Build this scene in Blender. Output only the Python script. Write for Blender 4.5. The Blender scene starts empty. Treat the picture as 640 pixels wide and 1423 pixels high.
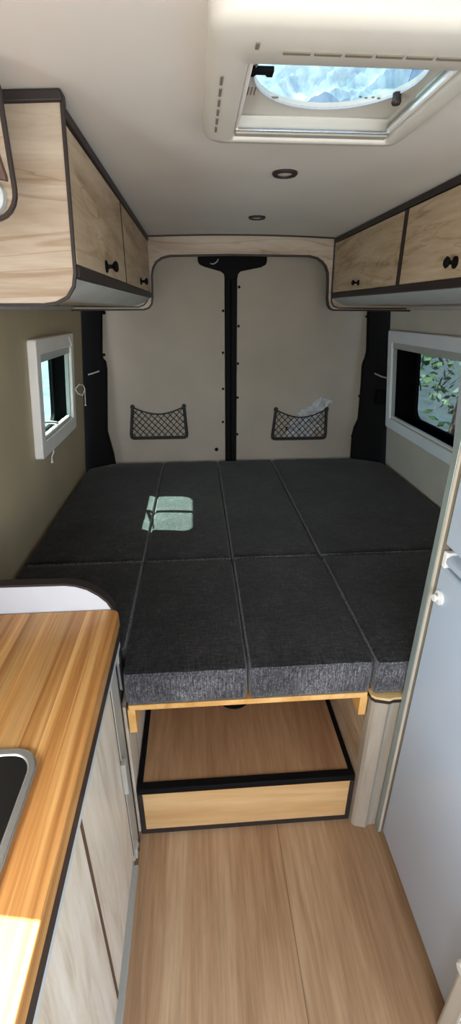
import bpy, bmesh, math, random
from mathutils import Vector, Matrix, noise
random.seed(7)
scn = bpy.context.scene
COL = scn.collection
PI = math.pi

# ------------------------------------------------------------------ materials
def new_mat(name):
    m = bpy.data.materials.new(name); m.use_nodes = True
    nt = m.node_tree; nt.nodes.clear()
    out = nt.nodes.new('ShaderNodeOutputMaterial')
    return m, nt, out
def lin(c):
    return tuple(((v/255)/12.92 if v/255 <= .04045 else ((v/255+.055)/1.055)**2.4) for v in c) + (1,)
def bsdf(nt, out, col=(.5,.5,.5,1), rough=.5, metal=0, spec=.5):
    b = nt.nodes.new('ShaderNodeBsdfPrincipled')
    b.inputs['Base Color'].default_value = col
    b.inputs['Roughness'].default_value = rough
    b.inputs['Metallic'].default_value = metal
    b.inputs['Specular IOR Level'].default_value = spec
    nt.links.new(b.outputs[0], out.inputs[0])
    return b
def coords(nt, scale=(1,1,1), rot=(0,0,0), loc=(0,0,0)):
    t = nt.nodes.new('ShaderNodeTexCoord'); mp = nt.nodes.new('ShaderNodeMapping')
    mp.inputs['Scale'].default_value = scale; mp.inputs['Rotation'].default_value = rot
    mp.inputs['Location'].default_value = loc
    nt.links.new(t.outputs['Object'], mp.inputs[0])
    return mp.outputs[0]
def tex_noise(nt, vec, scale, detail=4, rough=.55, dist=0):
    n = nt.nodes.new('ShaderNodeTexNoise')
    n.inputs['Scale'].default_value = scale; n.inputs['Detail'].default_value = detail
    n.inputs['Roughness'].default_value = rough; n.inputs['Distortion'].default_value = dist
    nt.links.new(vec, n.inputs['Vector'])
    return n.outputs['Fac']
def ramp(nt, fac, stops):
    r = nt.nodes.new('ShaderNodeValToRGB')
    e = r.color_ramp.elements
    while len(e) < len(stops): e.new(.5)
    for el, (p, c) in zip(e, stops): el.position = p; el.color = c
    nt.links.new(fac, r.inputs[0])
    return r.outputs[0]
def mixc(nt, a, b, fac, mode='MIX'):
    m = nt.nodes.new('ShaderNodeMix'); m.data_type = 'RGBA'; m.blend_type = mode
    for s, v in (('A', a), ('B', b)):
        i = [k for k in m.inputs if k.name == s and k.type == 'RGBA'][0]
        if isinstance(v, tuple): i.default_value = v
        else: nt.links.new(v, i)
    f = m.inputs[0]
    if isinstance(fac, (int, float)): f.default_value = fac
    else: nt.links.new(fac, f)
    return [o for o in m.outputs if o.type == 'RGBA'][0]
def bump(nt, b, h, strength=.2, dist=.002):
    n = nt.nodes.new('ShaderNodeBump'); n.inputs['Strength'].default_value = strength
    n.inputs['Distance'].default_value = dist
    nt.links.new(h, n.inputs['Height']); nt.links.new(n.outputs[0], b.inputs['Normal'])

def plain(name, rgb, rough=.5, metal=0, spec=.5, var=.06, vscale=9, bmp=0, bscale=300):
    m, nt, out = new_mat(name); c = lin(rgb)
    b = bsdf(nt, out, c, rough, metal, spec)
    v = coords(nt); f = tex_noise(nt, v, vscale, 3)
    d = tuple(x*(1-var*2) for x in c[:3])+(1,); u = tuple(min(1, x*(1+var*2)) for x in c[:3])+(1,)
    nt.links.new(ramp(nt, f, [(.25, d), (.75, u)]), b.inputs['Base Color'])
    if bmp: bump(nt, b, tex_noise(nt, v, bscale, 2), bmp, .001)
    return m
def wood(name, cols, grain=(1,1,1), scale=6, rough=.45, streak=.35, dist=1.2, bmp=.04, spec=.4, loc=(0,0,0), rot=(0,0,0), vein=0):
    """cols = dark, mid, light; grain = mapping scale (small along the fibre)."""
    m, nt, out = new_mat(name); d, md, l = [lin(c) for c in cols]
    b = bsdf(nt, out, md, rough, 0, spec)
    v = coords(nt, grain, rot, loc)
    f1 = tex_noise(nt, v, scale, 6, .6, dist)
    base = ramp(nt, f1, [(.28, d), (.48, md), (.72, l)])
    f2 = tex_noise(nt, v, scale*9, 4, .7, .2)
    st = ramp(nt, f2, [(.3, (.62,.56,.5,1)), (.62, (1,1,1,1))])
    col = mixc(nt, base, st, streak, 'MULTIPLY')
    if vein:
        f3 = tex_noise(nt, v, scale*1.3, 3, .5, 1.0)
        vn = ramp(nt, f3, [(.0, (1,1,1,1)), (.47, (1,1,1,1)), (.50, (.70,.60,.50,1)), (.515, (1,1,1,1))])
        col = mixc(nt, col, vn, vein, 'MULTIPLY')
    nt.links.new(col, b.inputs['Base Color'])
    bump(nt, b, f2, bmp, .001)
    return m
def staves(name, cols, width, axis, grain, rough=.35, seam=0, scale=5, off=0, streak=.3, spec=.5, tone=(.55, 1.15), coat=0):
    """solid timber glued from strips that run along Y; width across `axis`"""
    m, nt, out = new_mat(name); d, md, l = [lin(c) for c in cols]
    b = bsdf(nt, out, md, rough, 0, spec)
    if coat: b.inputs['Coat Weight'].default_value = coat; b.inputs['Coat Roughness'].default_value = .15
    v0 = coords(nt)
    sep = nt.nodes.new('ShaderNodeSeparateXYZ'); nt.links.new(v0, sep.inputs[0])
    def mth(op, a, bb=None):
        n = nt.nodes.new('ShaderNodeMath'); n.operation = op
        for i, q in enumerate((a, bb)):
            if q is None: continue
            if isinstance(q, (int, float)): n.inputs[i].default_value = q
            else: nt.links.new(q, n.inputs[i])
        return n.outputs[0]
    a = mth('DIVIDE', mth('ADD', sep.outputs[axis], off), width)
    idx = mth('FLOOR', a); fr = mth('FRACT', a)
    wn = nt.nodes.new('ShaderNodeTexWhiteNoise'); wn.noise_dimensions = '1D'
    nt.links.new(idx, wn.inputs['W'])
    sh = mth('MULTIPLY', wn.outputs['Value'], 7.0)
    cmb = nt.nodes.new('ShaderNodeCombineXYZ')
    for i in range(3): nt.links.new(sh, cmb.inputs[i])
    add = nt.nodes.new('ShaderNodeVectorMath'); add.operation = 'ADD'
    nt.links.new(v0, add.inputs[0]); nt.links.new(cmb.outputs[0], add.inputs[1])
    mp = nt.nodes.new('ShaderNodeMapping'); mp.inputs['Scale'].default_value = grain
    nt.links.new(add.outputs[0], mp.inputs[0])
    v = mp.outputs[0]
    f1 = tex_noise(nt, v, scale, 6, .6, 1.0)
    base = ramp(nt, f1, [(.28, d), (.5, md), (.72, l)])
    f2 = tex_noise(nt, v, scale*9, 4, .7, .2)
    base = mixc(nt, base, ramp(nt, f2, [(.3, (.6,.52,.45,1)), (.62, (1,1,1,1))]), streak, 'MULTIPLY')
    t = mth('ADD', mth('MULTIPLY', wn.outputs['Value'], tone[1]-tone[0]), tone[0])
    tc = nt.nodes.new('ShaderNodeCombineColor')
    for i in range(3): nt.links.new(t, tc.inputs[i])
    col = mixc(nt, base, tc.outputs[0], 1.0, 'MULTIPLY')
    if seam:
        e = mth('LESS_THAN', mth('MINIMUM', fr, mth('SUBTRACT', 1.0, fr)), seam/width)
        col = mixc(nt, col, (.1,.06,.035,1), mth('MULTIPLY', e, .6))
    nt.links.new(col, b.inputs['Base Color'])
    bump(nt, b, f2, .03, .001)
    return m
def fabric(name, dark, light, streak=(60, 60, 6), sheen=.25):
    m, nt, out = new_mat(name)
    b = bsdf(nt, out, lin(dark), .95, 0, .1)
    b.inputs['Sheen Weight'].default_value = sheen; b.inputs['Sheen Roughness'].default_value = .5
    v1 = coords(nt, streak); v2 = coords(nt, (streak[1], streak[0], streak[2]*8))
    f1 = tex_noise(nt, v1, 8, 3, .7); f2 = tex_noise(nt, v2, 5, 3, .7)
    mx = nt.nodes.new('ShaderNodeMath'); mx.operation = 'ADD'
    nt.links.new(f1, mx.inputs[0]); nt.links.new(f2, mx.inputs[1])
    hf = nt.nodes.new('ShaderNodeMath'); hf.operation = 'MULTIPLY'; hf.inputs[1].default_value = .5
    nt.links.new(mx.outputs[0], hf.inputs[0])
    c = ramp(nt, hf.outputs[0], [(.38, lin(dark)), (.52, lin(tuple((a+q)//2 for a, q in zip(dark, light)))), (.64, lin(light))])
    big = ramp(nt, tex_noise(nt, coords(nt), 6, 3), [(.32, (.55,.54,.53,1)), (.68, (1.2,1.18,1.18,1))])
    nt.links.new(mixc(nt, c, big, 1, 'MULTIPLY'), b.inputs['Base Color'])
    bump(nt, b, hf.outputs[0], .5, .0015)
    return m
def pane(name, tint, gloss=.08, rough=.02):
    m, nt, out = new_mat(name)
    t = nt.nodes.new('ShaderNodeBsdfTransparent'); t.inputs[0].default_value = tint
    g = nt.nodes.new('ShaderNodeBsdfGlossy'); g.inputs['Roughness'].default_value = rough
    n = tex_noise(nt, coords(nt), 4, 2)
    nt.links.new(ramp(nt, n, [(0, (.8,.85,.85,1)), (1, (1,1,1,1))]), g.inputs['Color'])
    mx = nt.nodes.new('ShaderNodeMixShader'); mx.inputs[0].default_value = gloss
    nt.links.new(t.outputs[0], mx.inputs[1]); nt.links.new(g.outputs[0], mx.inputs[2])
    nt.links.new(mx.outputs[0], out.inputs[0])
    return m
def film(name, tint, white, fac=.45):
    """thin plastic: part see-through, part milky, part shiny"""
    m, nt, out = new_mat(name)
    t = nt.nodes.new('ShaderNodeBsdfTransparent'); t.inputs[0].default_value = tint
    p = nt.nodes.new('ShaderNodeBsdfPrincipled'); p.inputs['Base Color'].default_value = white
    p.inputs['Roughness'].default_value = .18; p.inputs['Specular IOR Level'].default_value = .8
    tr = nt.nodes.new('ShaderNodeBsdfTranslucent'); tr.inputs[0].default_value = white
    m1 = nt.nodes.new('ShaderNodeMixShader'); m1.inputs[0].default_value = .5
    nt.links.new(p.outputs[0], m1.inputs[1]); nt.links.new(tr.outputs[0], m1.inputs[2])
    n = tex_noise(nt, coords(nt), 14, 4, .6, 1.5)
    r = ramp(nt, n, [(.35, (fac*.5,)*3+(1,)), (.65, (min(1, fac*1.6),)*3+(1,))])
    mx = nt.nodes.new('ShaderNodeMixShader'); nt.links.new(r, mx.inputs[0])
    nt.links.new(t.outputs[0], mx.inputs[1]); nt.links.new(m1.outputs[0], mx.inputs[2])
    nt.links.new(mx.outputs[0], out.inputs[0])
    return m

M = {}
M['ceiling'] = plain('ceiling_vinyl', (222,219,215), .6, var=.03, vscale=3, bmp=.06, bscale=160)
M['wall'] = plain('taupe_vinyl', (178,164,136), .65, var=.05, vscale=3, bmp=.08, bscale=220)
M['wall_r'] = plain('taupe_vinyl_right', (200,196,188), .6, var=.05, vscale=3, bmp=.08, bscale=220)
M['door'] = plain('door_card', (162,152,140), .7, var=.04, vscale=4, bmp=.08, bscale=260)
M['black'] = plain('black_trim', (14,13,14), .7, spec=.12, var=.1)
M['deep'] = plain('deep_black', (8,8,10), .8, spec=.1, var=.1)
M['edge'] = plain('dark_edging', (46,38,37), .5, spec=.3, var=.08)
M['brown'] = plain('brown_edging', (84,62,52), .5, var=.08)
M['grey'] = plain('grey_laminate', (178,184,186), .4, var=.04)
M['alu'] = plain('grey_aluminium', (160,158,150), .5, .0, var=.04)
M['steel'] = plain('brushed_steel', (205,207,210), .25, .9, var=.03)
M['white'] = plain('white_plastic', (232,230,228), .35, var=.02)
M['white_b'] = plain('white_frame', (232,240,255), .35, var=.02)
M['white_l'] = plain('white_laminate', (184,184,190), .4, var=.03)
M['cream'] = plain('cream_plastic', (206,203,196), .38, var=.02)
M['cream_d'] = plain('beige_plastic', (196,186,168), .5, var=.03)
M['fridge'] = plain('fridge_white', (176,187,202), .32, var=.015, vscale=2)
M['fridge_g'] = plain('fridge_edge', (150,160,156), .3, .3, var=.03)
M['glassdark'] = plain('dark_glass', (16,17,20), .04, 0, .7, var=.05)
M['lamp'] = plain('spot_diffuser', (205,202,192), .3, var=.02)
M['rub'] = plain('rubber', (30,29,30), .7, var=.1)
M['net'] = plain('net_cord', (34,32,32), .8, var=.1)
M['slot'] = plain('shadow_slot', (120,112,98), .6, var=.05)
M['cabwood'] = wood('pale_ash', ((146,116,84),(190,168,140),(208,190,166)), (1.3,.17,1.3), 7, .42, .4, 2.0, vein=.7)
M['cabwood_x'] = wood('pale_ash_cross', ((150,128,106),(176,161,144),(190,178,162)), (.13,1.3,1.3), 8, .42, .35, 1.2, vein=.8)
M['cabwood_z'] = wood('pale_ash_upright', ((172,156,136),(208,197,180),(222,214,202)), (1.3,1.3,.14), 8, .42, .25, 2.0)
M['postbeige'] = wood('beige_post', ((146,136,122),(166,156,142),(182,172,158)), (1.3,1.3,.1), 9, .5, .25)
M['pine'] = wood('pine', ((190,138,74),(222,172,104),(236,194,130)), (1,.1,1), 9, .45, .2)
M['pine_x'] = wood('pine_cross', ((206,170,116),(228,198,146),(238,212,166)), (.1,1,1), 9, .45, .2)
M['floor'] = staves('oak_floor', ((146,114,84),(176,143,110),(196,168,136)), .43, 0, (1.6,.08,1.6), .45, .0016, 6, .2175, .65, .4, (.94,1.06))
M['steptop'] = wood('oak_step_top_shaded', ((134,98,68),(164,128,94),(184,150,114)), (1.4,.11,1.4), 8, .45, .5)  # darker oak: the shading on the step top is put into the colour
M['riser'] = wood('oak_riser', ((176,134,84),(200,160,110),(214,178,130)), (.12,1.3,1.3), 6, .45, .3)
M['worktop'] = staves('laminated_worktop', ((140,88,42),(184,130,72),(216,172,112)), .034, 0, (3.4,.05,3.4), .36, 0, 9, .013, .6, .5, (.78,1.14), .15)
M['fabric'] = fabric('charcoal_chenille', (19,18,18), (64,62,62), (46,6,6), .15)
M['fabric_lit'] = fabric('charcoal_chenille_lit', (34,34,37), (140,140,147), (46,46,4), .3)  # same chenille, with the light on the cushion sides put into its colour
M['fabric_f'] = M['fabric']
M['pane'] = pane('tinted_acrylic', (.55,.86,.80,1), .06)
M['pane_d'] = pane('dark_tinted_acrylic', (.14,.19,.21,1), .16)
M['dome'] = film('dome_acrylic', (.13,.18,.21,1), (.20,.26,.30,1), .25)
M['crump'] = film('crumpled_film', (.62,.76,.80,1), (.66,.78,.82,1), .55)
M['bag'] = film('clear_bag', (.92,.95,1,1), (.84,.88,.95,1), .75)

# ------------------------------------------------------------------ mesh builder
class MB:
    def __init__(s): s.v = []; s.f = []
    def add(s, vs, fs):
        o = len(s.v); s.v += [tuple(p) for p in vs]; s.f += [tuple(i+o for i in f) for f in fs]; return s
    def box(s, x0, x1, y0, y1, z0, z1):
        vs = [(x, y, z) for x in (x0, x1) for y in (y0, y1) for z in (z0, z1)]
        return s.add(vs, [(0,1,3,2),(4,6,7,5),(0,4,5,1),(2,3,7,6),(0,2,6,4),(1,5,7,3)])
    def prism(s, poly, axis, a, b):
        """poly in the two remaining axes (order x,y,z minus axis), extruded a..b along axis"""
        n = len(poly)
        def p(q, t):
            l = list(q); l.insert(axis, t); return tuple(l)
        vs = [p(q, a) for q in poly]+[p(q, b) for q in poly]
        fs = [tuple(range(n))[::-1], tuple(range(n, 2*n))]+[(i, (i+1) % n, n+(i+1) % n, n+i) for i in range(n)]
        return s.add(vs, fs)
    def ring(s, outer, inner, axis, a, b):
        n = len(outer)
        def p(q, t):
            l = list(q); l.insert(axis, t); return tuple(l)
        vs = [p(q, a) for q in outer]+[p(q, a) for q in inner]+[p(q, b) for q in outer]+[p(q, b) for q in inner]
        fs = []
        for i in range(n):
            j = (i+1) % n
            fs += [(i, j, n+j, n+i), (2*n+i, 3*n+i, 3*n+j, 2*n+j), (i, 2*n+i, 2*n+j, j), (n+i, n+j, 3*n+j, 3*n+i)]
        return s.add(vs, fs)
    def ribbon(s, path, t, axis, a, b):
        """closed strip of thickness t along an open 2D path"""
        L = []; R = []
        for i, q in enumerate(path):
            p0 = path[max(0, i-1)]; p1 = path[min(len(path)-1, i+1)]
            dx, dy = p1[0]-p0[0], p1[1]-p0[1]; l = math.hypot(dx, dy) or 1
            nx, ny = -dy/l*t/2, dx/l*t/2
            L.append((q[0]+nx, q[1]+ny)); R.append((q[0]-nx, q[1]-ny))
        return s.prism(L+R[::-1], axis, a, b)
    def tube(s, path, r, n=8, cap=True):
        path = [Vector(p) for p in path]; k = len(path); o = len(s.v); up = None
        for i, p in enumerate(path):
            d = (path[min(k-1, i+1)]-path[max(0, i-1)]).normalized()
            if up is None:
                up = d.orthogonal().normalized()
            else:
                up = (up-d*up.dot(d)); up = up.normalized() if up.length > 1e-6 else d.orthogonal().normalized()
            w = d.cross(up); rr = r[i] if isinstance(r, (list, tuple)) else r
            for j in range(n):
                a = 2*PI*j/n
                s.v.append(tuple(p+(up*math.cos(a)+w*math.sin(a))*rr))
        for i in range(k-1):
            for j in range(n):
                s.f.append((o+i*n+j, o+i*n+(j+1) % n, o+(i+1)*n+(j+1) % n, o+(i+1)*n+j))
        if cap:
            s.f.append(tuple(o+j for j in range(n))[::-1]); s.f.append(tuple(o+(k-1)*n+j for j in range(n)))
        return s
    def lathe(s, prof, c, axis, n=24):
        """prof = [(r, t)] along axis direction through c"""
        o = len(s.v); ax = [0, 1, 2]; ax.remove(axis); k = len(prof)
        for r, t in prof:
            for j in range(n):
                a = 2*PI*j/n; p = list(c); p[axis] += t
                p[ax[0]] += r*math.cos(a); p[ax[1]] += r*math.sin(a); s.v.append(tuple(p))
        for i in range(k-1):
            for j in range(n):
                s.f.append((o+i*n+j, o+i*n+(j+1) % n, o+(i+1)*n+(j+1) % n, o+(i+1)*n+j))
        s.f.append(tuple(o+j for j in range(n))); s.f.append(tuple(o+(k-1)*n+j for j in range(n)))
        return s
    def map(s, fn):
        s.v = [tuple(fn(*p)) for p in s.v]; return s
    def build(s, name, mat, parent=None, bevel=0, seg=2, smooth=True, angle=35):
        L = parent_world(parent)
        me = bpy.data.meshes.new(name)
        me.from_pydata([(p[0]-L[0], p[1]-L[1], p[2]-L[2]) for p in s.v], [], s.f)
        bm = bmesh.new(); bm.from_mesh(me)
        bmesh.ops.remove_doubles(bm, verts=bm.verts, dist=1e-6)
        bmesh.ops.recalc_face_normals(bm, faces=bm.faces)
        bm.to_mesh(me); bm.free()
        me.materials.append(M[mat] if isinstance(mat, str) else mat)
        o = bpy.data.objects.new(name, me); COL.objects.link(o)
        if parent: o.parent = parent
        if bevel:
            md = o.modifiers.new('bevel', 'BEVEL'); md.width = bevel; md.segments = seg
            md.limit_method = 'ANGLE'; md.angle_limit = math.radians(40)
        if smooth:
            me.shade_smooth(); me.set_sharp_from_angle(angle=math.radians(angle))
        return o
def parent_world(p):
    v = Vector((0,0,0))
    while p is not None:
        v += Vector(p.location); p = p.parent
    return v
def tag(o, label=None, cat=None, group=None, kind=None):
    if label: o['label'] = label
    if cat: o['category'] = cat
    if group: o['group'] = group
    if kind: o['kind'] = kind
    return o
def thing(name, loc, label, cat, group=None):
    o = bpy.data.objects.new(name, None); o.empty_display_size = .05; COL.objects.link(o); o.location = loc
    return tag(o, label, cat, group)
def struct(o): o['kind'] = 'structure'; return o
def rrect(x0, x1, y0, y1, r, n=6):
    """rounded rectangle, counter-clockwise; r may be a 4-tuple (x1y1, x0y1, x0y0, x1y0)"""
    if not isinstance(r, tuple): r = (r,)*4
    out = []
    for (cx, cy, a0), rr in zip(((x1,y1,0),(x0,y1,90),(x0,y0,180),(x1,y0,270)), r):
        sx = -1 if cx == x1 else 1; sy = -1 if cy == y1 else 1
        rr = max(rr, 1e-5)
        for i in range(n+1):
            a = math.radians(a0+90*i/n)
            out.append((cx+sx*rr+rr*math.cos(a), cy+sy*rr+rr*math.sin(a)))
    return out
def B(*a): return MB().box(*a)

# ------------------------------------------------------------------ shell
def XL(z): return -.572-.10*(1.5-max(z, .60))
def XR(z): return 1.022+.11*(1.5-max(z, .60))
YF, YB = -1.5, 2.72          # open cab end, rear end
CZ = 1.80
def ceil_z(x): return CZ-.009*((x-.215)/.42)**2 if abs(x-.215) < .7 else CZ-.009*(.7/.42)**2

def wall(name, X, holes, mat, sgn, y1):
    ys = sorted({YF, y1, *[h[0] for h in holes], *[h[1] for h in holes]})
    zs = sorted({-.05, .6, 1.95, *[h[2] for h in holes], *[h[3] for h in holes]})
    m = MB()
    for i in range(len(ys)-1):
        for j in range(len(zs)-1):
            cy, cz = (ys[i]+ys[i+1])/2, (zs[j]+zs[j+1])/2
            if any(h[0] < cy < h[1] and h[2] < cz < h[3] for h in holes): continue
            m.add([(X(zs[j]), ys[i], zs[j]), (X(zs[j]), ys[i+1], zs[j]), (X(zs[j+1]), ys[i+1], zs[j+1]), (X(zs[j+1]), ys[i], zs[j+1])], [(0,1,2,3)])
    o = m.build(name, mat, smooth=False)
    return struct(o)
LW = (1.735, 2.20, 1.0, 1.385)       # hole of the left rear window (y, y, z, z)
KW = (-.15, .385, .95, 1.262)        # kitchen window, left, off frame
RW = (1.74, 2.44, .93, 1.375)        # right rear window
SD = (-.95, .36, -.01, 1.72)         # open sliding door, right
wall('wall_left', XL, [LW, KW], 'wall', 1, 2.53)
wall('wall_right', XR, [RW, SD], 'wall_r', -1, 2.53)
# floor
fl = B(-.75, 1.2, YF, YB, -.05, 0).build('floor', 'floor', smooth=False); struct(fl)
# ceiling with the roof vent opening
VX0, VX1, VY0, VY1 = .045, .345, .625, .965
xs = sorted({VX0, VX1, *[-.75+i*.05 for i in range(40)]}); ysx = sorted({YF, VY0, VY1, YB})
m = MB()
for i in range(len(xs)-1):
    for j in range(len(ysx)-1):
        if VX0 <= xs[i] < VX1-1e-6 and VY0 <= ysx[j] < VY1-1e-6: continue
        m.add([(xs[i], ysx[j], ceil_z(xs[i])), (xs[i+1], ysx[j], ceil_z(xs[i+1])), (xs[i+1], ysx[j+1], ceil_z(xs[i+1])), (xs[i], ysx[j+1], ceil_z(xs[i]))], [(0,1,2,3)])
struct(m.build('ceiling', 'ceiling', smooth=True, angle=60))
# rear end: black shell behind the two lined rear doors
struct(B(-.8, 1.25, 2.70, 2.72, -.05, 1.95).build('wall_rear', 'deep', smooth=False))

DL = [(-.499,1.9),(-.499,1.49),(-.522,1.27),(-.520,1.255),(-.506,1.24),(-.503,1.20),(-.535,.90),(-.545,.86),(-.528,.72),(-.520,.60),(-.52,.40),(.158,.40),(.158,1.9)]
DR = [(.224,1.9),(.224,.40),(.955,.40),(.955,.66),(.945,.80),(.950,.85),(.968,.90),(.962,1.10),(.955,1.20),(.958,1.225),(.972,1.26),(.970,1.30),(.952,1.48),(.945,1.9)]
d1 = struct(MB().prism(DL, 1, 2.655, 2.668).build('door_1', 'door', bevel=.003))
d2 = struct(MB().prism(DR, 1, 2.655, 2.668).build('door_2', 'door', bevel=.003))
def rivets(par, pts):
    for x, z, r in pts:
        MB().lathe([(r, 0), (r, -.003), (r*.6, -.006)], (x, 2.655, z), 1, 12).build('rivet', 'black', par)
rivets(d1, [(.149,1.493,.007),(.147,1.28,.007),(.146,1.084,.007),(.144,.893,.007),(.104,.726,.011),(-.482,1.485,.010),(-.505,1.273,.008)])
rivets(d2, [(.235,1.608,.007),(.233,1.417,.007),(.231,1.222,.007),(.230,1.034,.007),(.230,.817,.007),(.940,1.464,.007),(.962,1.262,.008),(.950,1.034,.007),(.937,.795,.010)])
# black centre post where the doors meet, with the wide latch plate on top
ce = MB().box(.160, .1885, 2.648, 2.70, .3, 1.9).box(.1935, .222, 2.648, 2.70, .3, 1.9)
ce = struct(ce.build('trim_1', 'black', bevel=.004))
B(.1885, .1935, 2.652, 2.70, .3, 1.9).build('seal', 'deep', ce)
lp = [(.020,1.80),(.020,1.725),(.028,1.712),(.05,1.702),(.138,1.680),(.155,1.668),(.160,1.64),(.222,1.64),(.228,1.668),(.242,1.681),(.348,1.700),(.370,1.711),(.377,1.724),(.377,1.80)]
MB().prism(lp, 1, 2.640, 2.662).build('latch_plate', 'black', ce, bevel=.004)
MB().tube([(.085,2.638,1.715),(.10,2.632,1.712),(.118,2.632,1.722),(.125,2.638,1.735)], .0025, 6).build('latch_bolt', 'grey', ce)
# black door jambs left and right: the front face slants from the wall to the door card
def jamb(name, contour, xo, sg):
    xi = contour[0][0]
    def yf(x): return 2.635-min(1, max(0, (x-xi)*sg)/abs(xo-xi))*.105
    n = len(contour); vs = []; fs = []
    for x, z in contour:
        k = (.985 if sg < 0 else 1)
        vs += [(x, yf(x)-.0, z), (xo, 2.53, z), (xo, 2.695, z), (x, 2.695, z)]
    for i in range(n-1):
        a, b = 4*i, 4*(i+1)
        for q in range(4): fs.append((a+q, a+(q+1) % 4, b+(q+1) % 4, b+q))
    fs += [(0,1,2,3), tuple(4*(n-1)+q for q in (3,2,1,0))]
    return struct(MB().add(vs, fs).build(name, 'black', bevel=.006))
jl = jamb('trim_2', [(-.488,1.9),(-.488,1.49),(-.512,1.275),(-.510,1.255),(-.496,1.24),(-.494,1.20),(-.525,.90),(-.530,.85),(-.508,.72),(-.500,.60),(-.500,.4)], -.72, -1)
jr = jamb('trim_3', [(.933,1.9),(.940,1.48),(.958,1.30),(.958,1.26),(.946,1.225),(.943,1.2),(.950,1.10),(.955,.90),(.937,.85),(.930,.80),(.936,.66),(.936,.4)], 1.16, 1)
MB().tube([(-.585,2.574,1.178),(-.555,2.588,1.186),(-.53,2.60,1.194)], .004, 6).build('latch_strip', 'alu', jl, smooth=True)
B(1.02, 1.075, 2.555, 2.60, 1.0, 1.08).map(lambda x, y, z: (x, y+ (1.047-x)*.47, z)).build('recess_plate', 'deep', jr, bevel=.004)
def hook(root):
    MB().lathe([(.016,0),(.020,.008),(.014,.016)], (XR(1.15)-.02, 2.49, 1.15), 0, 14).build('knob', 'black', root)
    MB().tube([(XR(1.15)-.02, 2.49, 1.155),(XR(1.15)-.05, 2.51, 1.165),(XR(1.15)-.085, 2.53, 1.18)], .0035, 6).build('arm', 'alu', root)
hk = thing('wall_hook', (XR(1.15), 2.49, 1.15), 'small black latch hook on the right wall between window and black jamb', 'hook')
MB().lathe([(.024,0),(.024,-.010),(.014,-.022)], (XR(1.15), 2.49, 1.15), 0, 16).build('base', 'black', hk)
MB().tube([(XR(1.15)-.016, 2.49, 1.155),(XR(1.15)-.05, 2.51, 1.163),(XR(1.15)-.085, 2.525, 1.178)], .004, 6).build('arm', 'alu', hk)

# arch of pale wood in front of the rear doors
CUT = [(-.56,1.497),(-.235,1.499),(-.212,1.506),(-.198,1.522),(-.192,1.550),(-.189,1.640),(-.182,1.668),(-.166,1.692),(-.140,1.708),(-.104,1.716),(.164,1.722),(.520,1.719),(.556,1.711),(.580,1.697),(.598,1.677),(.609,1.652),(.613,1.62),(.617,1.545),(.622,1.52),(.632,1.504),(.650,1.497),(1.02,1.494)]
ar_poly = CUT+[(1.03,1.90),(-.58,1.90)]
def clampwall(p): return p
ar = MB().prism([(x, min(z, ceil_z(x)-.001)) if z > 1.85 else (x, z) for x, z in CUT+[(1.03,1.9)]+[(1.03-i*.05, 1.9) for i in range(1, 32)]+[(-.56,1.9)]], 1, 2.292, 2.310)
ar = struct(ar.build('trim_4', 'cabwood_x', smooth=False))
MB().ribbon(CUT, .007, 1, 2.288, 2.314).build('edge_trim', 'edge', ar)
LINE_L = [(-.201,1.785),(-.207,1.60),(-.2095,1.560),(-.216,1.535),(-.232,1.518),(-.256,1.510),(-.55,1.512)]
LINE_R = [(.628,1.785),(.632,1.56),(.636,1.530),(.648,1.513),(.672,1.506),(1.01,1.503)]
MB().ribbon(LINE_L, .005, 1, 2.284, 2.2915).build('edge_trim', 'edge', ar)
MB().ribbon(LINE_R, .005, 1, 2.284, 2.2915).build('edge_trim', 'edge', ar)
MB().ribbon([(-.20+i*.0414, ceil_z(-.20+i*.0414)-.003) for i in range(21)], .006, 1, 2.284, 2.2915).build('edge_trim', 'edge', ar)

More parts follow.
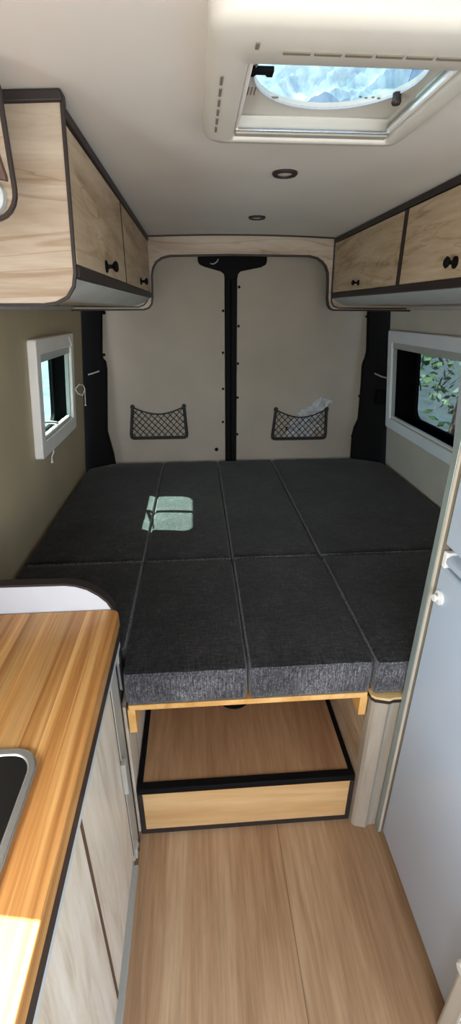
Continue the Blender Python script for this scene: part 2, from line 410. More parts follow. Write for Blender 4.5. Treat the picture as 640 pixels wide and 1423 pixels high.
# ------------------------------------------------------------------ rear windows
def window(name, X, sg, hole, outer, inner, op, bars, dp, glass='pane', frm='white'):
    """d>0 = into the room.  outer/inner = white ring (y0,y1,z0,z1); op = outer pane opening"""
    def mp(d, y, z): return (X(z)+sg*d, y, z)
    r = MB().ring(rrect(*outer, .012, 3), rrect(*inner, .004, 3), 0, 0, .032).map(mp)
    w = struct(r.build(name, frm, bevel=.004))
    iy0, iy1, iz0, iz1 = inner
    MB().ring(rrect(iy0-.012, iy1+.012, iz0-.012, iz1+.012, .004, 3), rrect(iy0+.010, iy1-.010, iz0+.006, iz1-.006, .004, 3), 0, .004, .020).map(mp).build('inner_rail', 'alu', w, bevel=.002)
    # dark tunnel through the insulated wall
    MB().ring(rrect(hole[0]-.012, hole[1]+.012, hole[2]-.012, hole[3]+.012, .01, 3), rrect(hole[0], hole[1], hole[2], hole[3], .01, 3), 0, dp-.008, .004).map(mp).build('reveal', 'deep', w)
    n = 6
    MB().ring(rrect(hole[0]-.012, hole[1]+.012, hole[2]-.012, hole[3]+.03, .005, n), rrect(*op, .055, n), 0, dp-.013, dp-.002).map(mp).build('outer_frame', 'deep', w)
    MB().ring(rrect(op[0]-.008, op[1]+.008, op[2]-.008, op[3]+.008, .06, n), rrect(op[0]+.004, op[1]-.004, op[2]+.004, op[3]-.004, .052, n), 0, dp-.002, dp+.004).map(mp).build('glazing_seal', 'black', w)
    pn = MB().add([(dp-.010, y, z) for y, z in rrect(op[0]-.01, op[1]+.01, op[2]-.01, op[3]+.01, .06, n)], [tuple(range(4*(n+1)))]).map(mp).build('pane', glass, w)
    for y in bars:
        MB().box(dp-.009, dp+.002, y-.013, y+.013, op[2]-.01, op[3]+.01).map(mp).build('pane_bar', 'deep', w)
    # blind cassette along the top, blind pull bar along the bottom
    MB().box(.004, .024, iy0-.004, iy1+.004, iz1-.030, iz1+.004).map(mp).build('blind_cassette', 'grey', w, bevel=.003)
    MB().box(.006, .022, iy0+.008, iy1-.008, iz0+.004, iz0+.016).map(mp).build('blind_bar', 'white', w, bevel=.002)
    MB().box(.002, .012, iy0+.008, iy1-.008, iz0-.004, iz0+.004).map(mp).build('blind_bar', 'grey', w, bevel=.002)
    return w, mp
LOP = (1.78, 2.155, 1.02, 1.345)
w1, mpl = window('window_1', XL, 1, LW, (1.70, 2.225, .975, 1.405), (1.748, 2.180, 1.035, 1.352), LOP, [1.972], -.052)
MB().tube([mpl(.012, 1.79, 1.10), mpl(.016, 1.87, 1.082), mpl(.018, 1.955, 1.060)], .006, 8).build('stay_arm', 'white', w1)
B(0,1,0,1,0,1)
MB().tube([mpl(.033, 2.14, 1.392), mpl(.034, 2.18, 1.36), mpl(.034, 2.165, 1.345)], .003, 6).build('cord_clip', 'white', w1)
cd = [mpl(.034, 2.225, 1.16), mpl(.045, 2.25, 1.175), mpl(.055, 2.29, 1.165), mpl(.06, 2.30, 1.145), mpl(.055, 2.27, 1.12), mpl(.04, 2.24, 1.135), mpl(.034, 2.225, 1.155)]
MB().tube(cd, .0028, 6).build('blind_cord', 'white', w1)
MB().tube([mpl(.06, 2.30, 1.145), mpl(.058, 2.31, 1.11), mpl(.058, 2.312, 1.07), mpl(.058, 2.312, 1.064)], [.002, .002, .002, .006], 6).build('cord_pull', 'white', w1)
MB().tube([mpl(.025, 1.84, .985), mpl(.03, 1.842, .968), mpl(.022, 1.835, .945), mpl(.022, 1.836, .930), mpl(.022, 1.836, .922)], [.0025,.0025,.0025,.003,.006], 6).build('cord_pull', 'white', w1)
ROP = (1.80, 2.37, .965, 1.345)
w2, mpr = window('window_2', XR, -1, RW, (1.70, 2.475, .895, 1.402), (1.75, 2.425, .950, 1.345), ROP, [], -.090, 'pane_d', 'white_b')
# kitchen window beside the camera: plain white frame, tinted pane
def mpk(d, y, z): return (XL(z)+d, y, z)
w3 = struct(MB().ring(rrect(KW[0]-.04, KW[1]+.04, KW[2]-.04, KW[3]+.04, .012, 3), rrect(*KW, .004, 3), 0, 0, .02).map(mpk).build('window_3', 'white', bevel=.003))
MB().add([mpk(-.01, y, z) for y, z in rrect(KW[0]-.01, KW[1]+.01, KW[2]-.01, KW[3]+.01, .01, 2)], [tuple(range(12))]).build('pane', pane('clear_acrylic', (.95,.94,.88,1), .05), w3)

# ------------------------------------------------------------------ overhead cabinets
def overhead(sg, X, FX, y0, y1, splits, dvw, name, label):
    """sg=+1: left unit whose face looks to +x at FX; sg=-1: right unit"""
    c = thing(name, (FX-sg*.2, (y0+y1)/2, 1.52), label, 'overhead cabinet')
    zt = ceil_z(FX)
    def bx(a, b, *r): return B(min(FX+sg*a, FX+sg*b), max(FX+sg*a, FX+sg*b), *r)
    prof = [(FX-sg*.012, zt-.002), (FX-sg*.012, 1.560)]
    xw = lambda z: X(z)+sg*.004
    box = MB().prism([(FX-sg*.012, zt-.002), (FX-sg*.012, 1.560), (xw(1.56), 1.560), (xw(1.76), 1.755)], 1, y0+.012, y1).build('carcass', 'cabwood', c, smooth=False)
    # grey cove panel under the doors that rolls back to a flat underside
    cv = [(FX-sg*.004, 1.547)]+[(FX-sg*(.012+.075*i/8), 1.542-.026*math.sin(PI/2*i/8)) for i in range(9)]+[(FX-sg*.087, 1.530), (FX-sg*.016, 1.556)]
    MB().prism(cv, 1, y0+.012, y1).build('cove_panel', 'grey', c)
    MB().prism([(FX-sg*.086, 1.5155), (xw(1.516), 1.5145), (xw(1.53), 1.529), (FX-sg*.086, 1.529)], 1, y0+.012, y1).build('underside', 'cabwood', c, smooth=False)
    MB().prism([(xw(1.5)+sg*.002, 1.498), (xw(1.5)+sg*.02, 1.500), (xw(1.5)+sg*.02, 1.513), (xw(1.51)+sg*.002, 1.513)], 1, y0+.012, y1).build('wall_rail', 'white_l', c)
    bx(-.014, .004, y0+.012, y1, zt-.020, zt-.002).build('top_edging', 'edge', c, bevel=.002)
    bx(-.014, .003, y0+.012, y1, 1.549, 1.568).build('bottom_rail', 'edge', c, bevel=.002)
    for i, (a, b) in enumerate(splits):
        d = bx(-.011, 0, a, b, 1.570, zt-.022).build('door', 'cabwood', c, bevel=.0015)
        if i < len(splits)-1:
            bx(-.011, .0015, b+.001, splits[i+1][0]-.001, 1.570, zt-.022).build('divider_strip', 'edge', c)
        yield c, d
def knob(par, FX, sg, y, z, s=1.0):
    MB().lathe([(.0125*s, 0), (.0125*s, sg*.003), (.0045*s, sg*.006), (.0040*s, sg*.014), (.010*s, sg*.019), (.012*s, sg*.023), (.008*s, sg*.027)], (FX, y, z), 0, 18).build('knob', 'black', par)
FL, FR = -.197, .632
for k, (cl, d) in enumerate(overhead(1, XL, FL, .872, 2.284, [(.890, 1.488), (1.496, 2.276)], .008, 'overhead_cabinet', 'long pale wood overhead cabinet with two knobbed doors on the left wall above the window')):
    knob(d, FL, 1, (1.17, 1.88)[k], (1.588, 1.594)[k])
# end panel that faces the aisle, black edged, rounded lower corner
EP = [(-.60,1.508),(-.255,1.509),(-.233,1.512),(-.215,1.521),(-.204,1.536),(-.199,1.556),(-.188,1.785),(-.190,1.79),(-.60,1.79)]
MB().prism([(x, z if z < 1.78 else min(z, ceil_z(x)-.012)) for x, z in EP], 1, .862, .8835).build('end_panel', 'cabwood_x', cl, smooth=False)
MB().ribbon([(-.57,1.507),(-.255,1.507),(-.233,1.510),(-.214,1.519),(-.202,1.535),(-.197,1.556),(-.185,1.785)], .005, 1, .8605, .8675).build('end_edging', 'edge', cl)
B(-.56, -.184, .857, .886, ceil_z(-.2)-.016, ceil_z(-.2)-.0005).map(lambda x, y, z: (x, y, z+ceil_z(x)-ceil_z(-.2))).build('end_edging', 'edge', cl, bevel=.003)
for k, (cr, d) in enumerate(overhead(-1, XR, FR, .90, 2.284, [(.912, 1.526), (1.552, 2.270)], .02, 'overhead_cabinet', 'long pale wood overhead cabinet on the right wall above the white fridge')):
    knob(d, FR, -1, (1.205, 1.915)[k], (1.604, 1.594)[k], (1.1, .8)[k])
# shelf end with lamp at the very left edge
sh = thing('wall_shelf', (-.42, .74, 1.61), 'black edged pale shelf end at the left frame edge with reading lamp', 'shelf')
SP = rrect(-.56, -.2385, 1.614, 1.757, (.006, .006, .006, .032), 6)
MB().prism(SP, 1, .745, .757).build('end_panel', 'cabwood_x', sh, smooth=False)
MB().ring(rrect(-.567, -.2335, 1.609, 1.764, (.012, .008, .008, .038), 6), SP, 1, .7435, .751).build('edging', 'edge', sh)
B(-.55, -.30, .757, .862, 1.640, 1.655).build('shelf_board', 'cabwood', sh)
lm = thing('reading_lamp', (-.268, .745, 1.652), 'small white round reading lamp with black bracket, at left frame edge', 'lamp')
MB().prism([(-.262,1.73),(-.256,1.73),(-.2415,1.660),(-.2415,1.654),(-.262,1.658),(-.258,1.668)], 1, .734, .7449).build('bracket', 'brown', lm, bevel=.001)
MB().lathe([(.005, 0), (.022, -.002), (.022, -.014), (.014, -.019)], (-.269, .7449, 1.637), 1, 28).build('shade', 'grey', lm)

# ------------------------------------------------------------------ ceiling spots
for k, (x, y) in enumerate(((.224, 1.31), (.228, 1.88))):
    s = thing('ceiling_spotlight', (x, y, ceil_z(x)), ('recessed round black rimmed ceiling spot nearest the roof vent', 'recessed round black rimmed ceiling spot nearest the rear doors')[k], 'spotlight', 'ceiling spots')
    z = ceil_z(x); r = .0305
    pr = [(r*.62, -.001), (r*.66, -.006), (r*.9, -.007), (r, -.004), (r, .0)]
    n = 32; mb = MB(); o = 0
    for rr, t in pr:
        for j in range(n): mb.v.append((x+rr*math.cos(2*PI*j/n), y+rr*math.sin(2*PI*j/n), z+t))
    for i in range(len(pr)-1):
        for j in range(n): mb.f.append((i*n+j, i*n+(j+1) % n, (i+1)*n+(j+1) % n, (i+1)*n+j))
    mb.build('ring', 'edge', s)
    MB().lathe([(r*.64, -.0005), (r*.64, -.003), (r*.3, -.0045)], (x, y, z), 2, 28).build('lens', 'lamp', s)

# ------------------------------------------------------------------ roof vent
rv = thing('roof_vent', (.205, .795, CZ), 'large cream roof vent with clear dome and blind in the ceiling', 'roof vent')
ox0, ox1, oy0, oy1 = .022, .372, .612, .992
ix0, ix1, iy0, iy1 = .072, .342, .709, .968
n = 6
def lvl(r, z): return [(x, y, z) for x, y in r]
L = [lvl(rrect(ox0, ox1, oy0, oy1, .03, n), CZ-.001), lvl(rrect(ox0, ox1, oy0, oy1, .03, n), 1.777), lvl(rrect(ox0+.003, ox1-.003, oy0+.004, oy1-.003, .028, n), 1.770),
     lvl(rrect(ox0+.012, ox1-.010, oy0+.016, oy1-.008, .022, n), 1.766), lvl(rrect(ix0-.004, ix1+.004, iy0-.006, iy1+.003, .006, n), 1.766), lvl(rrect(ix0, ix1, iy0, iy1, .005, n), 1.769), lvl(rrect(ix0, ix1, iy0, iy1, .005, n), 1.806)]
mb = MB(); k = len(L[0])
for l in L: mb.v += l
for i in range(len(L)-1):
    for j in range(k): mb.f.append((i*k+j, i*k+(j+1) % k, (i+1)*k+(j+1) % k, (i+1)*k+j))
mb.build('frame', 'cream', rv, angle=50)
for i in range(7): B(.108+i*.036, .108+i*.036+.031, .672, .677, 1.7645, 1.7665).build('air_slot', 'slot', rv)
B(.075, .079, .655, .668, 1.7645, 1.7665).build('air_slot', 'slot', rv)
for i in range(6): B(.040, .0435, .735+i*.034, .735+i*.034+.024, 1.7645, 1.7665).build('air_slot', 'slot', rv)
# plate with the round fan opening
cxp, cyp, R = .210, .808, .119
N = 64; outr = []; inr = []
for j in range(N):
    a = 2*PI*(j+.5)/N; ca, sa = math.cos(a), math.sin(a)
    bx0, bx1, by0, by1 = ix0-.01-cxp, ix1+.01-cxp, iy0-.01-cyp, iy1+.008-cyp
    t = min((bx1 if ca > 0 else bx0)/ca, (by1 if sa > 0 else by0)/sa)
    outr.append((cxp+t*ca, cyp+t*sa)); inr.append((cxp+R*ca, cyp+R*sa))
MB().ring(outr, inr, 2, 1.800, 1.806).build('fan_plate', 'cream', rv, angle=50)
MB().ring([(cxp+(R+.0015)*math.cos(2*PI*j/N), cyp+(R+.0015)*math.sin(2*PI*j/N)) for j in range(N)], [(cxp+R*math.cos(2*PI*j/N), cyp+R*math.sin(2*PI*j/N)) for j in range(N)], 2, 1.797, 1.8005).build('fan_ring', 'white_l', rv)
# blind cassette, rails
mb = MB().box(ix0+.004, ix1-.004, .950, .966, 1.770, 1.7785)
mb.build('blind_cassette', 'alu', rv, bevel=.0015)
B(ix0+.004, ix1-.004, .943, .952, 1.772, 1.776).build('blind_bar', 'steel', rv, bevel=.001)
for x in (ix0+.002, ix1-.008):
    B(x, x+.006, iy0+.004, .948, 1.774, 1.780).build('blind_rail', 'white', rv, bevel=.001)
    B(x, x+.003, iy0+.004, .948, 1.785, 1.788).build('blind_rail', 'alu', rv)
MB().prism([(.080,.795),(.116,.795),(.116,.812),(.108,.812),(.105,.806),(.093,.806),(.090,.812),(.080,.812)], 2, 1.793, 1.7995).build('lid_latch', 'black', rv, bevel=.001)
MB().lathe([(.0065, 0), (.0062, -.005), (.0075, -.011), (.006, -.014)], (.315, .865, 1.7995), 2, 16).build('lid_knob', 'edge', rv)
for i in range(5): B(.078+i*.005, .0795+i*.005, .862, .888, 1.7992, 1.8005).build('plate_slot', 'slot', rv)
for i in range(4): B(.262+i*.010, .266+i*.010, .882+.003*(i % 2), .885+.003*(i % 2), 1.7992, 1.8005).build('plate_slot', 'slot', rv)
B(.122, .138, .893, .896, 1.7992, 1.8005).build('plate_slot', 'slot', rv)
# clear dome over the opening
mb = MB(); k = None
prof = [(0, 1.808), (.0, 1.86), (.02, 1.885), (.06, 1.895), (.12, 1.898)]
lv = [lvl(rrect(ix0-.02+d, ix1+.02-d, iy0-.03+d, iy1+.02-d, max(.03-d*.2, .004), n), z) for d, z in prof]
k = len(lv[0])
for l in lv: mb.v += l
for i in range(len(lv)-1):
    for j in range(k): mb.f.append((i*k+j, i*k+(j+1) % k, (i+1)*k+(j+1) % k, (i+1)*k+j))
mb.f.append(tuple((len(lv)-1)*k+j for j in range(k)))
mb.build('dome', 'dome', rv)
mb = MB(); G = 40
for i in range(G+1):
    for j in range(G+1):
        x = cxp+(i/G-.5)*.27; y = cyp-.12+(j/G)*.29
        z = 1.842-.026*(j/G)+.014*noise.noise(Vector((x*18, y*14, 3)))+.022*abs(noise.noise(Vector((x*26+y*20, y*14, 9))))+.014*abs(noise.noise(Vector((x*50-y*40, y*30, 2))))
        mb.v.append((x, y, z))
for i in range(G):
    for j in range(G): mb.f.append((i*(G+1)+j, (i+1)*(G+1)+j, (i+1)*(G+1)+j+1, i*(G+1)+j+1))
mb.build('plastic_film', 'crump', rv)

# ------------------------------------------------------------------ bed cushions
def cushion(label, x0, x1, y0, y1, zt, seed, rear=None, zb=.551, r=.016, rl=None, group='charcoal bed cushions'):
    o = thing('mattress_cushion', ((x0+x1)/2, (y0+y1)/2, zb), label, 'cushion', group)
    nx, ny, nz = 30, 36, 8
    W, D, Hh = x1-x0, y1-y0, zt-zb
    def pt(u, v, w):
        p = Vector(((u-.5)*W, (v-.5)*D, (w-.5)*Hh)); h = Vector((W/2-r, D/2-r, Hh/2-r))
        c = Vector([max(-h[i], min(h[i], p[i])) for i in range(3)]); d = p-c
        if d.length > 1e-9: d = d.normalized()*r
        q = c+d
        X = q.x+(x0+x1)/2; Y = q.y+(y0+y1)/2; Z = q.z+(zb+zt)/2
        e = (1-abs(2*u-1)**4)*(1-abs(2*v-1)**4)
        if w > .5:
            Z += (w-.5)*2*(.006*e+.003*e*noise.noise(Vector((X*7, Y*5, seed)))+.0015*noise.noise(Vector((X*30, Y*22, seed))))
        eg = 1-abs(2*w-1)**2
        bl = .0015*eg*noise.noise(Vector((X*12+Y*12, Z*20, seed+5)))+.0015*eg
        if u in (0, 1): X += (1 if u else -1)*(bl-.002)
        if v in (0, 1): Y += (1 if v else -1)*(bl-.001)
        if rear is not None:
            yr = rear(X); Y = y0+(Y-y0)*(yr-y0)/D
        if rl is not None: X, Y = rl(X, Y)
        return (X, Y, Z)
    def dist(k, n):   # denser rows near the rims
        t = k/n; return .5-.5*math.cos(PI*t) if 0 < k < n else float(k == n)
    mb = MB()
    def face(f, a, b):
        o_ = len(mb.v)
        for i in range(a+1):
            for j in range(b+1): mb.v.append(f(dist(i, a), dist(j, b)))
        for i in range(a):
            for j in range(b): mb.f.append((o_+i*(b+1)+j, o_+(i+1)*(b+1)+j, o_+(i+1)*(b+1)+j+1, o_+i*(b+1)+j+1))
    face(lambda a, b: pt(a, b, 1), nx, ny); face(lambda a, b: pt(a, b, 0), nx, ny)
    mb.build('cover', 'fabric', o, angle=80); mb = MB()
    face(lambda a, b: pt(a, 0, b), nx, nz); face(lambda a, b: pt(a, 1, b), nx, nz)
    face(lambda a, b: pt(0, a, b), ny, nz); face(lambda a, b: pt(1, a, b), ny, nz)
    mb.build('lit_sides', 'fabric_lit', o, angle=80)  # the four sides, split off to take the lighter lit tone
    # welt seam around the top rim
    path = []
    K = 20; w = 1-.010/Hh
    for i in range(K): path.append(pt(dist(i, K), 0, w))
    for i in range(K): path.append(pt(1, dist(i, K), w))
    for i in range(K): path.append(pt(1-dist(i, K), 1, w))
    for i in range(K+1): path.append(pt(0, 1-dist(i, K), w))
    MB().tube(path, .0013, 5, cap=False).build('seam', 'fabric_lit', o)
    return o
def rearL(x): return 2.622 if x > -.50 else 2.622-(-.50-x)*.66
def rearR(x): return 2.622 if x < .935 else 2.622-(x-.935)*.62
ZT = .664
cushion('wide charcoal cushion in the rear left corner, under the left window', -.640, -.2155, 1.452, 2.622, ZT, 1, rearL)
cushion('narrow charcoal rear cushion with the sunlit patch on it', -.2115, .1065, 1.450, 2.622, ZT, 2)
cushion('narrow charcoal rear cushion in front of the black door post', .1105, .4345, 1.452, 2.622, ZT+.001, 3)
cushion('widest charcoal cushion, in the rear right corner under the right window', .4385, 1.098, 1.454, 2.622, ZT+.001, 4, rearR)
cushion('charcoal cushion at front left, half hidden behind the wooden worktop', -.640, -.2155, .985, 1.447, ZT, 5)
cushion('charcoal front cushion above the step, the one nearest the worktop', -.2115, .1085, .884, 1.445, ZT-.001, 6)
cushion('charcoal front cushion above the step, the one nearer the fridge', .1125, .4405, .884, 1.447, ZT, 7)
cushion('charcoal cushion at front right beside the white fridge', .4445, 1.098, .879, 1.449, ZT, 8)

# ------------------------------------------------------------------ bed base
bb = thing('bed_board', (.115, 1.7, .53), 'orange pine board carrying the centre cushions above the step', 'bed board')
B(-.206, .437, .890, 2.60, .533, .5505).build('board', 'pine', bb, bevel=.002)
B(-.2105, -.190, .893, 2.58, .448, .5325).build('support_batten', 'pine', bb, bevel=.002)
B(.420, .4410, .893, 2.58, .465, .5325).build('support_batten', 'pine', bb, bevel=.002)
lb = thing('bench_box', (-.43, 1.75, 0), 'pale wooden bench box on the left, behind the kitchen cabinet', 'bench')
B(-.640, -.2275, .985, 2.60, .0, .530).build('carcass', 'cabwood_z', lb)
B(-.2275, -.2165, .905, 2.60, .0, .530).build('side_panel', 'cabwood_z', lb)
B(-.640, -.2125, .975, 2.60, .5305, .5505).build('top_board', 'pine', lb)
rb = thing('bench_box', (.76, 1.75, 0), 'pale wooden bench box on the right with beige corner post, beside the fridge', 'bench')
B(.462, 1.10, .905, 2.60, .0, .528).build('carcass', 'cabwood_z', rb)
B(.4465, .4615, .905, 2.60, .0, .528).build('side_panel', 'cabwood', rb)
PP = [(.4465,.9045),(.449,.884),(.456,.875),(.487,.8665),(.491,.868),(.4985,.8735),(.5005,.8745),(.528,.8755),(.530,.8755),(.60,.8755),(.60,.9045)]
MB().prism(PP, 2, 0, .532).build('corner_post', 'postbeige', rb, smooth=False)
B(.495, .4995, .8705, .8725, 0, .532).map(lambda x, y, z: (x, y+(x-.4915)*.6-.0015, z)).build('post_groove', 'grey', rb)
PT = [(.4435,.9045),(.4445,.882),(.4525,.873),(.488,.8635),(.502,.868),(.62,.869),(.62,.9045)]
MB().prism(PT, 2, .532, .5425).build('black_edging', 'edge', rb)
PT2 = [(.4435,.9045),(.445,.883),(.453,.874),(.488,.8645),(.502,.869),(.62,.870),(.62,.9045)]
MB().prism(PT2, 2, .5425, .5500).build('top_edge', 'pine_x', rb)
B(.4425, 1.10, .905, 2.60, .5305, .5505).build('top_board', 'pine', rb)

# ------------------------------------------------------------------ step
st = thing('step_platform', (.12, 1.3, 0), 'low oak step platform with black edging under the bed', 'step')
B(-.2125, .4445, .902, 2.60, .001, .203).build('platform', 'steptop', st)
B(-.200, .434, .897, .902, .022, .186).build('riser', 'riser', st)
B(-.2125, .4445, .896, .922, .184, .207).build('nosing', 'black', st, bevel=.003)
B(-.2125, .4445, .896, .9015, .001, .022).build('edging', 'edge', st, bevel=.001)
B(-.2125, -.198, .896, .9015, .022, .184).build('edging', 'edge', st, bevel=.001)
B(.430, .4445, .896, .9015, .022, .184).build('edging', 'edge', st, bevel=.001)
B(-.2125, -.197, .922, 2.60, .2035, .206).build('edging', 'black', st, bevel=.001)
B(.429, .4445, .922, 2.60, .2035, .206).build('edging', 'black', st, bevel=.001)
tb = thing('table_base', (.10, 1.19, .2035), 'round black table leg socket on the step under the bed', 'table base')
MB().lathe([(.060, 0), (.060, .006), (.045, .012), (.032, .014), (.030, .030)], (.10, 1.235, .2035), 2, 32).build('flange', 'black', tb)
MB().lathe([(.024, .0), (.024, .02)], (.10, 1.235, .2335), 2, 20).build('socket', 'edge', tb)

# ------------------------------------------------------------------ kitchen
kc = thing('kitchen_cabinet', (-.42, .3, 0), 'pale kitchen base cabinet with dark door seams under the wooden worktop', 'kitchen cabinet')
KX = -.222
B(-.655, KX-.012, -.70, .900, .06, .770).build('carcass', 'cabwood_z', kc, smooth=False)
B(-.655, KX-.004, -.70, .885, .0, .058).build('plinth', 'alu', kc, bevel=.002)
B(KX-.006, KX+.009, -.70, .80, .0005, .022).build('kick_strip', 'alu', kc, bevel=.002)
for a, b in ((.515, .800), (.08, .503), (-.4, .068)):
    d = B(KX-.011, KX, a, b, .066, .736).build('door', 'cabwood_z', kc, bevel=.0012)
for y in (.509, .074):
    B(KX-.0115, KX+.0005, y-.0055, y+.0055, .062, .737).build('seam_strip', 'brown', kc)
B(KX-.0118, KX+.0006, .7995, .8038, .062, .737).build('seam_strip', 'edge', kc)
B(KX-.0118, KX+.0025, .804, .872, .030, .737).build('end_post', 'alu', kc, bevel=.003)
B(KX-.0118, KX+.0035, .8725, .884, .0, .78).build('end_edging', 'edge', kc, bevel=.002)
lt = B(KX, KX+.014, .790, .815, .345, .455).build('latch', 'alu', kc, bevel=.003)
hg = B(KX, KX+.008, .812, .842, .028, .068).build('hinge', 'alu', kc, bevel=.002)
MB().lathe([(.005, 0), (.005, .003)], (KX+.008, .828, .044), 0, 12).build('screw', 'edge', hg)
B(KX-.012, KX+.0125, -.70, .905, .738, .7595).build('trim_rail', 'grey', kc, bevel=.001)
B(KX-.012, KX+.0150, -.70, .905, .7600, .7895).build('trim_rail', 'edge', kc, bevel=.002)
# shiny chrome bracket where worktop and post meet
MB().prism([(.882,.70),(.892,.70),(.915,.775),(.905,.786),(.895,.775)], 0, KX-.006, KX+.010).build('end_bracket', 'steel', kc, bevel=.001)
dp = thing('divider_panel', (-.43, .945, .55), 'raised white panel with rounded black edge behind the wooden worktop', 'panel')
# raised white end panel with black edging behind the worktop
UP = [(-.640,.56),(-.625,.902),(-.330,.899),(-.306,.895),(-.280,.884),(-.256,.866),(-.238,.846),(-.228,.825),(-.226,.56)]
MB().prism(UP, 1, .938, .956).build('board', 'white_l', dp, smooth=False)
MB().ribbon([(-.622,.905),(-.330,.902),(-.305,.898),(-.278,.887),(-.253,.868),(-.235,.848),(-.2245,.825),(-.2225,.56)], .006, 1, .936, .962).build('edging', 'edge', dp)
wt = MB().prism(rrect(-.650, -.2065, -.70, .9355, (.022, .002, .002, .002), 6), 2, .790, .826)
wt = wt.build('kitchen_worktop', 'worktop', None, bevel=.002)
tag(wt, 'glossy orange laminated wood worktop at lower left with sunlit corner', 'worktop')
hb = thing('hob_cover', (-.44, .3, .826), 'black glass hob with rounded steel rim set in the wooden worktop', 'hob')
HO = rrect(-.62, -.274, .06, .552, .045, 8); HI = rrect(-.606, -.288, .074, .538, .034, 8)
MB().ring(HO, HI, 2, .8262, .8325).build('rim', 'steel', hb, bevel=.003)
MB().prism(rrect(-.607, -.287, .073, .539, .034, 8), 2, .8262, .8305).build('glass', 'glassdark', hb)

# ------------------------------------------------------------------ fridge
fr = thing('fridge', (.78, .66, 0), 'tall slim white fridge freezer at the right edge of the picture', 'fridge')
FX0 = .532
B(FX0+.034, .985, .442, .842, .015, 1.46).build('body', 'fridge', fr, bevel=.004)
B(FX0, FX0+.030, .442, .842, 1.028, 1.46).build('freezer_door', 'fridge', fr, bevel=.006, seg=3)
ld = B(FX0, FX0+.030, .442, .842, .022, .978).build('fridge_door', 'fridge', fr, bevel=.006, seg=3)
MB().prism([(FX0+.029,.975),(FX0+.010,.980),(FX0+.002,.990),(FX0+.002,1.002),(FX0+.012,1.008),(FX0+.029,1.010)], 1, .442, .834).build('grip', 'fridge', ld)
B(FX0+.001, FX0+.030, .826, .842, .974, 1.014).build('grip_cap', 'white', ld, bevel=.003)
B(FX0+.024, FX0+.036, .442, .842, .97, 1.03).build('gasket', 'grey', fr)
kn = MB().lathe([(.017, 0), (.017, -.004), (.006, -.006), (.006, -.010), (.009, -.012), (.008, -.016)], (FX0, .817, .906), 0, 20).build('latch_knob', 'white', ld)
B(FX0+.012, FX0+.45, .444, .84, .0, .022).build('base', 'black', fr)
pp = thing('partition_panel', (.80, .86, 0), 'thin grey green edged panel standing between fridge and bed', 'panel')
B(.526, .985, .851, .868, .0, 1.46).build('board', 'cabwood_z', pp)
B(.5225, .5255, .849, .870, .0, 1.46).build('edge_strip', 'fridge_g', pp, bevel=.001)
B(.533, .546, .8435, .8505, .0, 1.46).build('gap_strip', 'slot', pp)
sp = thing('pillar_trim', (.62, .40, 0), 'cream door pillar trim in the lower right corner in front of the fridge', 'pillar trim')
B(.500, .80, .33, .434, .0, 1.3).build('cover', 'cream', sp, bevel=.012, seg=4)
MB().lathe([(.014, 0), (.014, -.006), (.009, -.012)], (.502, .420, .290), 0, 18).build('cap', 'white', sp)
MB().box(.4985, .502, .385, .390, .0, 1.3).build('rib', 'white', sp)

# ------------------------------------------------------------------ door nets and the bag
def net(xl, xr, z0, zl, sag, flare, label):
    o = thing('storage_net', ((xl+xr)/2, 2.655, z0), label, 'storage net', 'door storage nets')
    y = 2.645
    def L(t): return xl+flare*(1-t)*-1
    bl, br = xl-flare, xr+flare*.5
    path = [(xl, y, zl)]+[(bl+(xl-bl)*t, y, z0+.012+(zl-z0-.012)*t) for t in (.6, .3, .06)]
    path += [(bl+.004, y, z0+.004), (bl+.014, y, z0)]+[(bl+(br-bl)*t, y, z0) for t in (.25, .5, .75)]+[(br-.014, y, z0), (br-.004, y, z0+.004)]
    path += [(br+(xr-br)*t, y, z0+.012+(zl-z0-.012)*t) for t in (.06, .3, .6)]+[(xr, y, zl)]
    MB().tube(path, .0088, 10).build('frame', 'rub', o)
    for x in (xl, xr):
        MB().lathe([(.011, -.012), (.0125, -.006), (.0125, .004), (.010, .008)], (x, y, zl-.002), 1, 14).build('end_cap', 'rub', o)
    def top(x):
        t = (x-xl)/(xr-xl); return zl-.006-sag*math.sin(PI*min(1, max(0, t)))
    def inside(x, z):
        if z < z0 or z > top(x): return False
        t = (z-z0)/(zl-z0); return bl+(xl-bl)*t <= x <= br+(xr-br)*t
    MB().tube([(xl+(xr-xl)*i/14, y-.004*math.sin(PI*i/14), top(xl+(xr-xl)*i/14)) for i in range(15)], .0038, 6).build('elastic', 'net', o)
    mb = MB(); s = .036; k = 1.0
    for sgn in (1, -1):
        for i in range(-14, 26):
            run = []
            for q in range(0, 121):
                z = z0+q*.002; x = bl+i*s+sgn*(z-z0)*.95 if sgn > 0 else bl+i*s-(z-z0)*.95
                if inside(x, z): run.append((x, y-.002*sgn, z))
            if len(run) > 3: mb.tube([run[0], run[len(run)//2], run[-1]], .0027, 4, cap=False)
    mb.build('mesh', 'net', o)
    return o
net(-.375, -.081, .806, .992, .040, .022, 'black framed elastic net pocket on the left rear door, empty')
net(.456, .757, .786, .966, .045, .016, 'black framed elastic net pocket on the right rear door, filled')
bg = thing('plastic_bag', (.62, 2.648, .80), 'crumpled clear plastic bag stuffed in the right net pocket', 'bag')
mb = MB(); G = 34
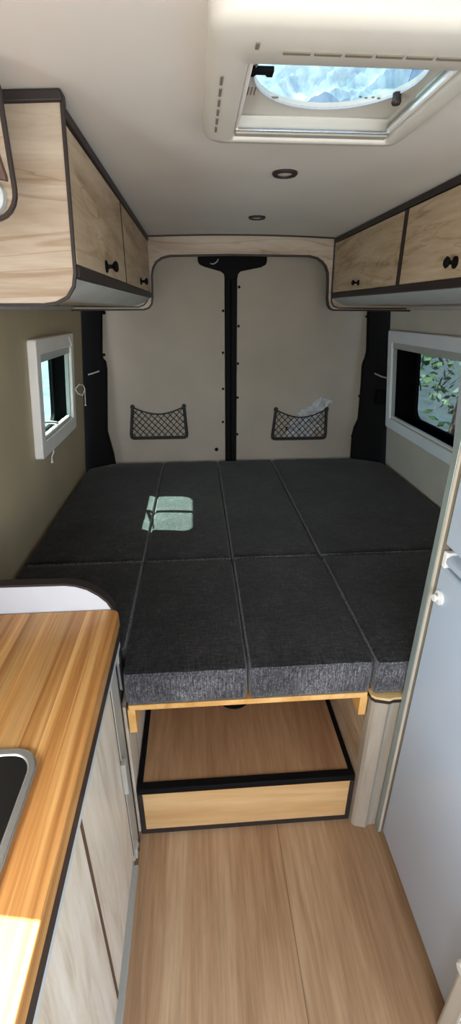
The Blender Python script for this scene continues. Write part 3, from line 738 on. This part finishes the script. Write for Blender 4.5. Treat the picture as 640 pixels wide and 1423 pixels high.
for i in range(G+1):
    for j in range(G+1):
        u, v = i/G, j/G
        # bag leans up to the right out of the pocket
        x = .52+.17*u+.10*v*v; z = .800+.225*v-.05*abs(u-.5)*v*2+.055*(u-.3)*v
        x += .014*noise.noise(Vector((u*5, v*6, 1))); z += .012*noise.noise(Vector((u*6, v*5, 4)))
        y = 2.649-.003-.008*math.sin(PI*u)*(1-.3*v)-(.028*max(0, v-.58))-.006*abs(noise.noise(Vector((u*8, v*9, 8))))
        if v < .6: y = min(y, 2.652)
        mb.v.append((x, max(y, 2.6295 if v > .6 else 2.6475-.0), z) if False else (x, y if v > .66 else max(2.6475, min(y, 2.653)), z))
for i in range(G):
    for j in range(G): mb.f.append((i*(G+1)+j, (i+1)*(G+1)+j, (i+1)*(G+1)+j+1, i*(G+1)+j+1))
mb.build('film', 'bag', bg)
MB().tube([(.56,2.651,.82),(.60,2.651,.855),(.66,2.651,.872),(.72,2.651,.862),(.735,2.651,.83)], .003, 6).build('cable', 'white', bg)
MB().tube([(.57,2.6515,.835),(.63,2.6515,.86),(.68,2.6515,.875)], .0034, 6).build('fitting', 'steel', bg)
B(.52, .552, 2.650, 2.6545, .828, .856).build('fitting', 'black', bg, bevel=.001)

# ------------------------------------------------------------------ outside
M['grass'] = plain('gravel_yard', (66,74,74), .9, var=.25, vscale=2)
M['leaf'] = plain('leaf_green', (62,84,44), .55, var=.3, vscale=4)
M['bark'] = plain('bark', (88,70,52), .9, var=.2)
g = B(-40, 40, -40, 40, -.62, -.60).build('ground', 'grass', smooth=False); struct(g)
def tree(x, y, h, r, seed, label):
    t = thing('tree', (x, y, -.6), label, 'tree')
    rnd = random.Random(seed)
    MB().tube([(x, y, -.6), (x+.05, y, .3), (x-.03, y+.04, h*.8)], [.10, .08, .03], 8).build('trunk', 'bark', t)
    mb = MB()
    for _ in range(900):
        a = rnd.uniform(0, 2*PI); c = rnd.uniform(-1, 1); q = r*rnd.random()**.4
        p = Vector((x+q*math.cos(a)*math.sqrt(1-c*c), y+q*math.sin(a)*math.sqrt(1-c*c), h*.45+q*c*1.5))
        e1 = Vector((rnd.gauss(0,1), rnd.gauss(0,1), rnd.gauss(0,1))).normalized(); e2 = e1.orthogonal().normalized()
        s = rnd.uniform(.06, .13)
        mb.add([p-e1*s, p+e2*s*.45, p+e1*s, p-e2*s*.45], [(0,1,2,3)])
    mb.build('foliage', 'leaf', t, smooth=False)
tree(4.45, 7.5, 3.2, 1.2, 5, 'leafy green tree seen through the right window')

# ------------------------------------------------------------------ light
w = bpy.data.worlds.new('sky'); scn.world = w; w.use_nodes = True
nt = w.node_tree; nt.nodes.clear()
out = nt.nodes.new('ShaderNodeOutputWorld'); bgd = nt.nodes.new('ShaderNodeBackground')
sky = nt.nodes.new('ShaderNodeTexSky'); sky.sky_type = 'NISHITA'; sky.sun_disc = False
sky.sun_elevation = math.radians(47); sky.sun_rotation = math.radians(-90)
sky.air_density = 1.0; sky.dust_density = 2.0; sky.ozone_density = 1.0
nt.links.new(sky.outputs[0], bgd.inputs[0]); bgd.inputs[1].default_value = .7
nt.links.new(bgd.outputs[0], out.inputs[0])
sd = bpy.data.lights.new('sun', 'SUN'); sd.energy = 52; sd.angle = math.radians(.53); sd.color = (1, .96, .88)
so = bpy.data.objects.new('sun', sd); COL.objects.link(so)
so.rotation_euler = Vector((1, -.19, -1.1)).to_track_quat('-Z', 'Y').to_euler()
def area(name, loc, target, sx, sy, e, col):
    l = bpy.data.lights.new(name, 'AREA'); l.shape = 'RECTANGLE'; l.size = sx; l.size_y = sy; l.energy = e; l.color = col
    o = bpy.data.objects.new(name, l); COL.objects.link(o); o.location = loc
    o.rotation_euler = (Vector(target)-Vector(loc)).to_track_quat('-Z', 'Y').to_euler()
area('windscreen_fill', (.2, -1.45, 1.15), (.2, 1.5, .9), 1.5, .9, 32, (1, .98, .95))  # added fill lamp behind the camera, lifts the whole interior
area('side_door_fill', (1.45, -.3, .95), (0, .2, .7), 1.2, 1.4, 12, (.93, .97, 1))  # added fill lamp outside the open sliding door
area('kitchen_window_fill', (-.78, .12, 1.12), (.9, 1.9, 1.05), .5, .3, 15, (.80, .90, 1))  # added bluish fill outside the kitchen window, brightens the right wall

# ------------------------------------------------------------------ camera
cam = bpy.data.cameras.new('camera'); co = bpy.data.objects.new('camera', cam); COL.objects.link(co)
cam.sensor_fit = 'AUTO'; cam.sensor_width = 36; cam.lens = 628/1423*36; cam.clip_start = .02
co.location = (0, 0, 1.5)
co.rotation_euler = (math.radians(90-24.144), 0, math.radians(-4.073))
scn.camera = co
scn.view_settings.view_transform = 'Standard'
scn.view_settings.look = 'None'
scn.view_settings.exposure = 0
scn.cycles.use_denoising = True
scn.cycles.max_bounces = 10; scn.cycles.diffuse_bounces = 6; scn.cycles.transparent_max_bounces = 16
